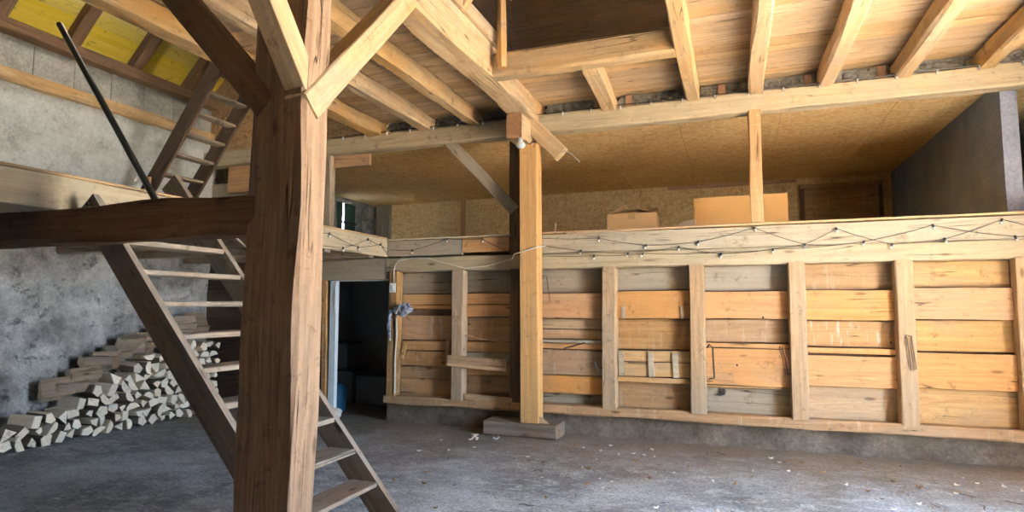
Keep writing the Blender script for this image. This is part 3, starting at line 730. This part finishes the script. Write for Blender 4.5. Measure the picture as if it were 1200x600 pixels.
# ------------------------------------------------------------------ loft things
def carton(loc, sx, sy, sz, mat, lb, flaps, rz=0, tape=False):
    e = empty('cardboard_box', loc, lb, 'box', rz=rz); t_ = .008
    b = MB()
    b.box(-sx / 2, sx / 2, -sy / 2, -sy / 2 + t_, 0, sz, ch=.002); b.box(-sx / 2, sx / 2, sy / 2 - t_, sy / 2, 0, sz, ch=.002)
    b.box(-sx / 2, -sx / 2 + t_, -sy / 2, sy / 2, 0, sz, ch=.002); b.box(sx / 2 - t_, sx / 2, -sy / 2, sy / 2, 0, sz, ch=.002); b.box(-sx / 2, sx / 2, -sy / 2, sy / 2, 0, t_, ch=.002)
    b.obj('box_body', M[mat], e)
    for (side, ang) in flaps:
        f = MB()
        if side in 'fb':
            s_ = -1 if side == 'f' else 1
            f.box(-sx / 2, sx / 2, 0, sy / 2, 0, .007, ch=.002)
            m = Matrix.Translation((0, s_ * sy / 2, sz)) @ (Matrix.Rotation(0, 4, 'Z') if s_ < 0 else Matrix.Rotation(math.pi, 4, 'Z')) @ Matrix.Rotation(ang, 4, 'X')
        else:
            s_ = -1 if side == 'l' else 1
            f.box(0, sx * .42, -sy / 2, sy / 2, 0, .007, ch=.002)
            m = Matrix.Translation((s_ * sx / 2, 0, sz)) @ (Matrix.Rotation(0, 4, 'Z') if s_ < 0 else Matrix.Rotation(math.pi, 4, 'Z')) @ Matrix.Rotation(-ang, 4, 'Y')
        f.obj('flap', M['cardin'], e, matrix=m)
    if tape: MB().box(-.05, .05, -sy / 2 - .004, -sy / 2, sz - .075, sz - .005, ch=.001).obj('tape', M['cardin'], e)
carton((-1.25, 8.4, 2.48), .66, .46, .37, 'card', 'low open carton with raised flaps on the loft floor', [('f', .22), ('b', .45), ('l', .5), ('r', .25)], rz=.02, tape=True)
carton((.13, 8.45, 2.48), 1.14, .35, .545, 'card2', 'long bright orange-tan carton behind the short loft post', [('f', .0), ('b', .0)], rz=-.01)
tag(MB().box(-3.12, -2.78, 8.6, 8.85, 2.48, 2.66, ch=.01).box(-3.06, -2.84, 8.62, 8.83, 2.66, 2.70, ch=.008).obj_at('tool_case', M['crate'], (-3, 8.7, 2.48)), 'small grey case on the loft left of the orange square post', 'case')
tag(timber('offcut', (-2.27, 8.0, 2.48), (-2.27, 8.0, 2.74), .03, .04, M['brown'], up=(1, 0, 0)), 'small upright brown offcut on the loft beside the orange square post', 'offcut')
sh = MB()
for k in range(5):
    pts = [(-.55 + .035 * k + .03 * math.cos(q * .8 + k), 7.55 + .012 * k, 2.575 + .012 * k + .03 * math.sin(q * .8 + k)) for q in range(8)]
    sh.tube(pts, .004, 4)
tag(sh.obj_at('wood_shavings', M['chip'], (-.5, 7.55, 2.56)), 'curled pale wood shavings on the parapet between the two cartons', 'wood shavings')
ht = empty('plank_hatch', (1.25, 12.3, 2.48), 'brown plank hatch with a pale top batten in the loft back wall', 'hatch')
for k in range(5): MB().box(.06, 1.28, .02, .05, .3 * k + .003, .3 * k + .297 if k < 4 else 1.30, tint=R.random()).obj('board', M['brown'], ht)
MB().box(.0, .07, -.01, .05, 0, 1.38).obj('frame', M['darkoak'], ht); MB().box(.0, 1.34, -.03, .05, 1.30, 1.37).obj('frame', M['tan'], ht); MB().box(1.28, 1.34, -.01, .05, 0, 1.30).obj('frame', M['darkoak'], ht)
# loft window in the masonry wall: dark green shutters with a bright gap
w = bpy.data.objects.new('window_1', None); COL.objects.link(w); w.location = (-8.2, 10.95, 2.85); w['kind'] = 'structure'
g = plain('green_shutter', (.035, .085, .075), .6); 
MB().box(0, .03, .0, .42, 0, 1.08).obj('shutter', g, w); MB().box(0, .03, .50, .92, 0, 1.08).obj('shutter', g, w)
MB().box(.03, .06, .0, .92, .62, .66).obj('crossbar', M['black'], w)
MB().box(-.01, .0, .42, .50, 0, 1.08).obj('pane', glass('window_glass'), w)

# ------------------------------------------------------------------ string lights
def string_light(pts, lb, bulbs, sag=.04, axis='y', dirs=(0, -1, 0)):
    e = empty('string_light', pts[0], lb, 'string lights'); o0 = Vector(pts[0]); P = []
    for a, b in zip(pts, pts[1:]):
        a = Vector(a); b = Vector(b)
        for k in range(8):
            t_ = k / 8; p = a.lerp(b, t_); p.z -= sag * 4 * t_ * (1 - t_) * (b - a).length; P.append(p - o0)
    P.append(Vector(pts[-1]) - o0)
    MB().tube(P, .0035, 5).obj('cable', M['black'], e)
    for p in bulbs:
        q = Vector(p) - o0; b = bpy.data.objects.new('bulb', BULB); COL.objects.link(b); b.parent = e; b.location = q
        s = bpy.data.objects.new('socket', SOCK); COL.objects.link(s); s.parent = b
        b.rotation_euler = (R.uniform(-.3, .3), R.uniform(-.5, .5), 0)
    return e
BULB = MB().ball((0, 0, -.034), .015, 10, 8, (1, 1, 1.25)).mesh('bulb', M['bulb'], True)
SOCK = MB().tube([(0, 0, -.024), (0, 0, .010)], [.012, .011], 8).mesh('socket', M['black'], True)
Yp = 7.42
A = [(-2.5, Yp, 2.50), (-1.54, Yp, 2.45), (-.96, Yp, 2.34), (-.35, Yp, 2.36), (.26, Yp, 2.50), (.78, Yp, 2.29), (1.09, Yp, 2.27)]
A2 = [(.45, Yp, 2.25), (.78, Yp - .01, 2.29), (1.10, Yp - .01, 2.45), (1.62, Yp, 2.26), (2.1, Yp, 2.30), (2.6, Yp, 2.48), (3.2, Yp, 2.3), (3.6, Yp, 2.4)]
B1 = [(-2.5, Yp, 2.44), (-1.77, Yp, 2.30), (-1.18, Yp, 2.25), (-.58, Yp, 2.31), (-.1, Yp, 2.21), (.45, Yp - .01, 2.245), (1.36, Yp, 2.30), (2.0, Yp, 2.45), (2.7, Yp, 2.3), (3.6, Yp, 2.35)]
C1 = [(-2.5, Yp - .01, 2.27), (-1.6, Yp - .01, 2.23), (-1.0, Yp - .01, 2.24), (-.1, Yp - .01, 2.235), (.3, Yp - .01, 2.23)]
string_light(A, 'string of small bulbs hung in high zigzags along the pale parapet board', A[1:-1], .02)
string_light(A2, 'string of small bulbs zigzagging at the right end of the parapet', A2[2:-1], .02)
string_light(B1, 'string of small bulbs running low along the pale parapet board', B1[1:-1], .02)
string_light(C1, 'lowest string of bulbs tied along the rail right of the square post', C1[1:3], .02)
D1 = [(-4.53, 7.42, 2.40), (-4.17, 7.42, 2.38), (-3.63, 7.42, 2.52), (-3.11, 7.42, 2.50), (-2.76, 7.42, 2.32)]
string_light(D1, 'string of bulbs on the short parapet boards left of the square post', D1[1:-1], .02)
G1 = [(-4.56, 5.2, 2.45), (-4.56, 6.09, 2.48), (-4.56, 6.69, 2.37), (-4.56, 7.23, 2.46), (-4.56, 7.4, 2.34)]
G2 = [(-4.56, 5.2, 2.36), (-4.56, 6.37, 2.33), (-4.56, 6.92, 2.50), (-4.56, 7.38, 2.42)]
string_light(G1, 'upper string of bulbs on the pale gallery edge board', G1[1:-1], .02)
string_light(G2, 'lower string of bulbs on the pale gallery edge board', G2[1:-1], .02)
# cable clipped along the plate
cb = empty('clipped_cable', (-5.5, 7.33, 4.08), 'thin dark cable clipped along the top of the plate beam with small white clips', 'cable')
pts = []
for k in range(76):
    x = k * .12; pts.append((x, .015, .006 + .012 * noise.noise(Vector((x * 2.2, 0, 7)))))
MB().tube(pts, .006, 5).obj('cable', M['black'], cb)
for k in range(24):
    MB().box(.2 + k * .37 - .007, .2 + k * .37 + .007, -.0, .03, -.045, .0, ch=.003).obj('clip', M['white'], cb)

# lamp under the bolster, switch and cable by the doorway
lp = empty('lamp_globe', (-2.40, 6.93, 3.67), 'small white round lamp hanging under the bolster block', 'lamp')
MB().ball((0, 0, -.085), .055, 14, 10, (1.1, 1, .85)).obj('globe', M['white'], lp, smooth=True)
MB().tube([(0, 0, 0), (0, 0, -.05)], .03, 12).obj('holder', M['white'], lp, smooth=True)
tag(MB().tube([(-2.36, 7.0, 3.66), (-2.33, 7.05, 3.62), (-2.26, 7.1, 3.66), (-2.3, 7.14, 3.60)], .006, 5).obj_at('lamp_wire', M['rust'], (-2.3, 7, 3.66)), 'short brown wire beside the white round lamp', 'wire')
tag(MB().tube([(-2.03, 7.25, 3.50), (-1.9, 7.2, 3.53), (-1.84, 7.2, 3.50), (-1.72, 7.2, 3.38)], .006, 5).obj_at('loose_wire', M['cable'], (-1.9, 7.2, 3.5)), 'short loose white wire sticking out beside the brace stub', 'wire')
sw = empty('light_switch', (-4.47, 7.425, 1.86), 'small white switch box on the stud right of the doorway', 'switch')
MB().box(-.05, .05, -.02, .01, -.065, .065, ch=.006).obj('switch_box', M['white'], sw); MB().box(-.02, .02, -.028, -.02, -.03, .03, ch=.003).obj('rocker', M['alu'], sw)
cp = [(-4.45, 7.41, 1.93), (-4.45, 7.41, 2.10), (-4.43, 7.41, 2.18), (-4.38, 7.41, 2.235), (-4.2, 7.41, 2.265), (-3.93, 7.41, 2.265), (-3.67, 7.40, 2.19), (-3.35, 7.40, 2.11), (-3.04, 7.40, 2.13), (-2.68, 7.40, 2.22), (-2.56, 7.15, 2.26), (-2.45, 7.14, 2.28), (-2.25, 7.15, 2.34), (-2.2, 7.3, 2.36)]
tag(MB().tube(cp, .008, 6).obj_at('electric_cable', M['cable'], (-4.45, 7.4, 1.93), smooth=True), 'cream cable sweeping from the switch box to the square post', 'cable')

# plastic bag hanging beside the doorway
bag = empty('plastic_bag', (-4.30, 7.33, 1.55), 'crumpled blue and clear plastic bag hanging on the first stud', 'bag')
b = MB(); vs = []; fs = []; n, m_ = 16, 9
for i in range(m_ + 1):
    u = i / m_; rr = .03 + .085 * math.sin(math.pi * min(1, u * 1.05)) ** .7
    for k in range(n):
        q = 2 * math.pi * k / n; d = 1 + .55 * noise.noise(Vector((math.cos(q) * 1.6, math.sin(q) * 1.6, u * 4)))
        vs.append((-.10 + .30 * u + rr * .25 * math.cos(q) , rr * .5 * d * math.sin(q), .02 - .03 * u + rr * d * math.cos(q) * .75))
for i in range(m_):
    for k in range(n): fs.append((i * n + k, i * n + (k + 1) % n, (i + 1) * n + (k + 1) % n, (i + 1) * n + k))
fs.append(tuple(range(n - 1, -1, -1))); fs.append(tuple(m_ * n + k for k in range(n)))
b.add(vs, fs); b.obj('bag_body', M['film'], bag)
b = MB(); vs = []; fs = []; n = 8
for i in range(9):
    u = i / 8; 
    for k in range(n):
        q = 2 * math.pi * k / n; rr = .035 * (1 - .5 * u) * (1 + .5 * noise.noise(Vector((q, u * 5, 2))))
        vs.append((-.14 - .03 * math.sin(u * 3) + rr * math.cos(q), rr * .5 * math.sin(q), .0 - .42 * u))
for i in range(8):
    for k in range(n): fs.append((i * n + k, i * n + (k + 1) % n, (i + 1) * n + (k + 1) % n, (i + 1) * n + k))
fs.append(tuple(range(n - 1, -1, -1))); fs.append(tuple(8 * n + k for k in range(n)))
b.add(vs, fs); b.obj('bag_tail', M['film'], bag)
tag(MB().tube([(-4.40, 7.40, 1.5), (-4.385, 7.40, 1.2), (-4.41, 7.41, .9), (-4.41, 7.41, .4)], .012, 6).obj_at('hanging_cord', M['cable'], (-4.4, 7.4, 1.5)), 'pale cord hanging down the first stud below the bag', 'cord')

# iron staples and hooks
def staple(pts, lb, mat='rust', r=.006):
    tag(MB().tube(pts, r, 6).obj_at('iron_hook', M[mat], pts[0]), lb, 'hook')
hy = 7.40
staple([(-.29, hy + .05, 1.12), (-.26, hy, 1.16), (-.225, hy, 1.13), (-.215, hy, .78), (-.27, hy + .04, .765)], 'long dark iron hook on the left edge of the split-board panel', r=.01)
staple([(.49, hy + .08, 1.15), (.485, hy, 1.12), (.545, hy, .87), (.575, hy, .88), (.52, hy, 1.15)], 'thin iron hook hanging slanted at the right edge of the split-board panel')
staple([(1.70, hy + .03, 1.25), (1.70, hy - .01, 1.30), (1.745, hy - .01, 1.29), (1.775, hy - .01, .95), (1.735, hy - .01, .94), (1.705, hy - .01, 1.28)], 'long narrow iron staple on the palest stud')
staple([(-2.235, 7.3, 1.95), (-2.20, 7.22, 1.99), (-2.16, 7.22, 1.97), (-2.12, 7.22, 1.67), (-2.125, 7.22, 1.66)], 'thin bent wire hook on the right face of the square post')
staple([(-1.62, 7.44, .93), (-1.58, 7.44, .82), (-1.57, 7.44, .75)], 'short grey hook in the panel right of the square post', 'iron', .006)

# ------------------------------------------------------------------ firewood
def log_mesh(k, dark=False):
    rr = random.Random(50 + k); kind = k % 5; pts = []
    if kind == 0: pts = [(0, 0), (1, .1), (.75, .62), (.2, .9)]
    elif kind == 1: pts = [(-.8, -.45), (.8, -.5), (.75, .4), (-.7, .5)]
    elif kind == 2: pts = [(-.9, -.35), (.9, -.3), (.1, .75)]
    elif kind == 3: pts = [(-.95, -.3), (.95, -.3), (.75, .2), (.3, .45), (-.3, .5), (-.8, .15)]
    else: pts = [(-.5, -.6), (.6, -.5), (.8, .3), (.0, .7), (-.7, .2)]
    cx_ = sum(p[0] for p in pts) / len(pts); cy_ = sum(p[1] for p in pts) / len(pts)
    pts = [((a - cx_) * rr.uniform(.85, 1.15), (b - cy_) * rr.uniform(.85, 1.15)) for a, b in pts]
    L = rr.uniform(.30, .36); n = len(pts); vs = []
    for i, x in enumerate((0, -.012, -L * .5, -L)):
        s_ = (.93, 1, 1.03, .97)[i]
        for a, b in pts: vs.append((x + rr.uniform(-.006, .006) * (i == 0), a * .100 * s_, b * .100 * s_))
    fs = []; mi = []
    for i in range(3):
        for q in range(n):
            fs.append((i * n + q, i * n + (q + 1) % n, (i + 1) * n + (q + 1) % n, (i + 1) * n + q)); mi.append(0 if q < 2 and not dark else 1)
    fs.append(tuple(range(n - 1, -1, -1))); mi.append(0); fs.append(tuple(3 * n + q for q in range(n))); mi.append(0)
    return MB().add(vs, fs, 0, mi).mesh('firewood_log', [M['logend'], M['bark']])
LOGS = [log_mesh(k) for k in range(15)]; DLOGS = [log_mesh(k, True) for k in range(6)]
def top_of(y):
    T = [(3.6, .12), (4.6, .30), (5.1, .42), (5.5, .58), (5.8, .80), (6.2, .98), (6.7, 1.08), (7.3, 1.10)]
    for (a, b), (c, d) in zip(T, T[1:]):
        if a <= y <= c: return b + (d - b) * (y - a) / (c - a)
    return 0
def log(x, y, z, rx, rz, s, lab, grp, ms=None):
    o = bpy.data.objects.new('firewood_log', R.choice(ms or LOGS)); COL.objects.link(o)
    o.location = (x, y, z); o.rotation_euler = (rx, R.uniform(-.06, .06), rz); o.scale = (1, s, s)
    tag(o, lab, 'firewood', grp)
row = 0; z = .065
while z < 1.15:
    y = 3.65 + (row % 2) * .065
    while y < 7.3:
        if z < top_of(y) - .02:
            log(-7.45 + R.uniform(-.05, .03), y + R.uniform(-.015, .015), z + R.uniform(-.012, .012), R.uniform(0, 6.28), R.uniform(-.12, .12), R.uniform(.85, 1.1), 'pale split log in the front face of the firewood pile', 'logs in the front of the firewood pile')
        y += .152
    z += .118; row += 1
# logs lying lengthwise on the top and at the back of the pile
for k in range(26):
    y = 5.3 + (k % 13) * .155; zt = top_of(y) + .03 + (.07 if k >= 13 else 0)
    log(-7.72 + R.uniform(-.05, .05), y, zt + R.uniform(-.01, .02), R.uniform(0, 6.28), 1.35 + R.uniform(-.25, .25), 1.15, 'dark weathered log lying lengthwise on the back of the firewood pile', 'logs lying on top of the firewood pile', DLOGS)
for k in range(8):
    log(-7.55 - (k % 2) * .12, 6.9 + .33 * (k % 2), 1.16 + .065 * (k // 2), R.uniform(0, 6.28), 1.5 + R.uniform(-.1, .1), 1.3, 'brown log lying lengthwise on the high end of the firewood pile', 'logs on the high end of the firewood pile', DLOGS)


# ------------------------------------------------------------------ debris on the floor
def chip_mesh(k, sx, sy, sz, curl):
    rr = random.Random(k); vs = []; n = 6
    for q in (0, 1):
        for i in range(n):
            a = 2 * math.pi * i / n; r_ = rr.uniform(.6, 1.1)
            x = sx * r_ * math.cos(a); y = sy * r_ * math.sin(a)
            vs.append((x, y, curl * (x * x) / (sx * sx) * sz + q * sz * .35 + .001))
    fs = [tuple(range(n - 1, -1, -1)), tuple(range(n, 2 * n))] + [(i, (i + 1) % n, (i + 1) % n + n, i + n) for i in range(n)]
    return MB().add(vs, fs)
CH = [chip_mesh(k, .030, .016, .018, 1.0).mesh('wood_chip', M['chip']) for k in range(4)]
LF = [chip_mesh(10 + k, .035, .020, .02, 1.3).mesh('dry_leaf', M['leaf']) for k in range(4)]
TW = [MB().tube([(-.07, 0, .005), (-.02, .01 * k, .006), (.03, -.008, .005), (.08, .006 * k, .005)], .0045, 5).mesh('twig', M['twig']) for k in range(3)]
def scatter(name, meshes, n, xr, yr, lab, grp, s0, s1, cat):
    for k in range(n):
        o = bpy.data.objects.new(name, R.choice(meshes)); COL.objects.link(o)
        o.location = (R.uniform(*xr), R.uniform(*yr), .004); o.rotation_euler = (0, 0, R.uniform(0, 6.28)); s_ = R.uniform(s0, s1); o.scale = (s_, s_, s_)
        tag(o, lab, cat, grp)
scatter('wood_chip', CH, 12, (-3.1, -2.55), (6.75, 7.1), 'white scrap in the cluster on the floor before the footing block', 'scraps by the footing block', .7, 1.5, 'scrap')
scatter('wood_chip', CH, 50, (-3.5, 2.4), (5.0, 7.1), 'small pale wood chip strewn over the concrete floor', 'pale chips on the floor', .45, 1.15, 'wood chip')
scatter('dry_leaf', LF, 60, (-3.0, 2.6), (4.4, 7.3), 'small brown dry leaf lying on the concrete floor', 'dry leaves on the floor', .4, 1.2, 'leaf')
scatter('twig', TW, 34, (-2.6, 2.2), (4.2, 7.2), 'thin dark twig lying on the concrete floor', 'twigs on the floor', .4, .9, 'twig')
# heap of crumbs
mb = MB()
for k in range(40):
    mb.ball((R.gauss(0, .05), R.gauss(0, .05), .008), R.uniform(.006, .016), 6, 4, (1, 1, .7), .4, tint=R.random(), seed=k)
tag(mb.obj('plaster_crumbs', M['rubble'], matrix=Matrix.Translation((-1.52, 5.72, 0))), 'little heap of grey crumbs in the middle of the floor', 'crumbs', kind='stuff')

# ------------------------------------------------------------------ daylight
W = bpy.data.worlds.new('sky'); SC.world = W; W.use_nodes = True
nt = W.node_tree; bg = nt.nodes['Background']; t = NT(nt)
tc = t.n('ShaderNodeTexCoord'); sx = t.n('ShaderNodeSeparateXYZ'); t.link(tc.outputs['Generated'], sx.inputs[0])
t.link(t.ramp(sx.outputs[2], [(.0, (.74, .86, 1.0)), (.35, (.42, .66, 1.0))]), bg.inputs['Color'])
bg.inputs['Strength'].default_value = 19.0
sun = bpy.data.lights.new('sun', 'SUN'); sun.energy = 420; sun.color = (1, .89, .70); sun.angle = .01
so = bpy.data.objects.new('sun', sun); COL.objects.link(so)
so.rotation_euler = Vector((-.42, -.12, -.90)).to_track_quat('-Z', 'Y').to_euler()
def portal(loc, rot, sx_, sy_):
    l = bpy.data.lights.new('daylight_portal', 'AREA'); l.shape = 'RECTANGLE'; l.size = sx_; l.size_y = sy_
    l.cycles.is_portal = True
    o = bpy.data.objects.new('daylight_portal', l); COL.objects.link(o); o.location = loc; o.rotation_euler = rot
portal((3.88, 3.95, 1.95), (0, math.radians(90), 0), 3.9, 2.0)

# added fill lamp, out of view, brightening the yellow roof boards and upper wall
bl = empty('attic_fill_lamp', (-6.3, 4.78, 6.45), 'added fill lamp under the yellow roof boards above the stairs', 'lamp')
MB().tube([(0, 0, .12), (0, 0, -.75)], .005, 5).obj('cord', M['black'], bl)
MB().tube([(0, 0, -.74), (0, 0, -.82)], [.02, .024], 10).obj('holder', M['black'], bl)
BE = plain('fill_bulb', (1, .93, .78), emit=60)
MB().ball((0, 0, -.87), .045, 14, 10).obj('bulb', BE, bl, smooth=True)
pl = bpy.data.lights.new('attic_fill_light', 'POINT'); pl.energy = 22; pl.color = (1, .95, .84); pl.shadow_soft_size = .06
po = bpy.data.objects.new('attic_fill_light', pl); COL.objects.link(po); po.location = (-6.3, 4.78, 5.49)

# ------------------------------------------------------------------ camera
cam = bpy.data.cameras.new('camera'); co = bpy.data.objects.new('camera', cam); COL.objects.link(co); SC.camera = co
cam.sensor_width = 36; cam.lens = 709 / 1200 * 36; cam.clip_start = .05
co.location = (0, 0, 1.6)
co.rotation_euler = (math.radians(90) + math.atan(59 / 709), 0, math.radians(19.93))
SC.view_settings.view_transform = 'Standard'; SC.view_settings.look = 'None'; SC.view_settings.gamma = 1
SC.view_settings.use_curve_mapping = False; SC.view_settings.exposure = 0.97
SC.cycles.use_denoising = True
SC.cycles.max_bounces = 10; SC.cycles.diffuse_bounces = 3
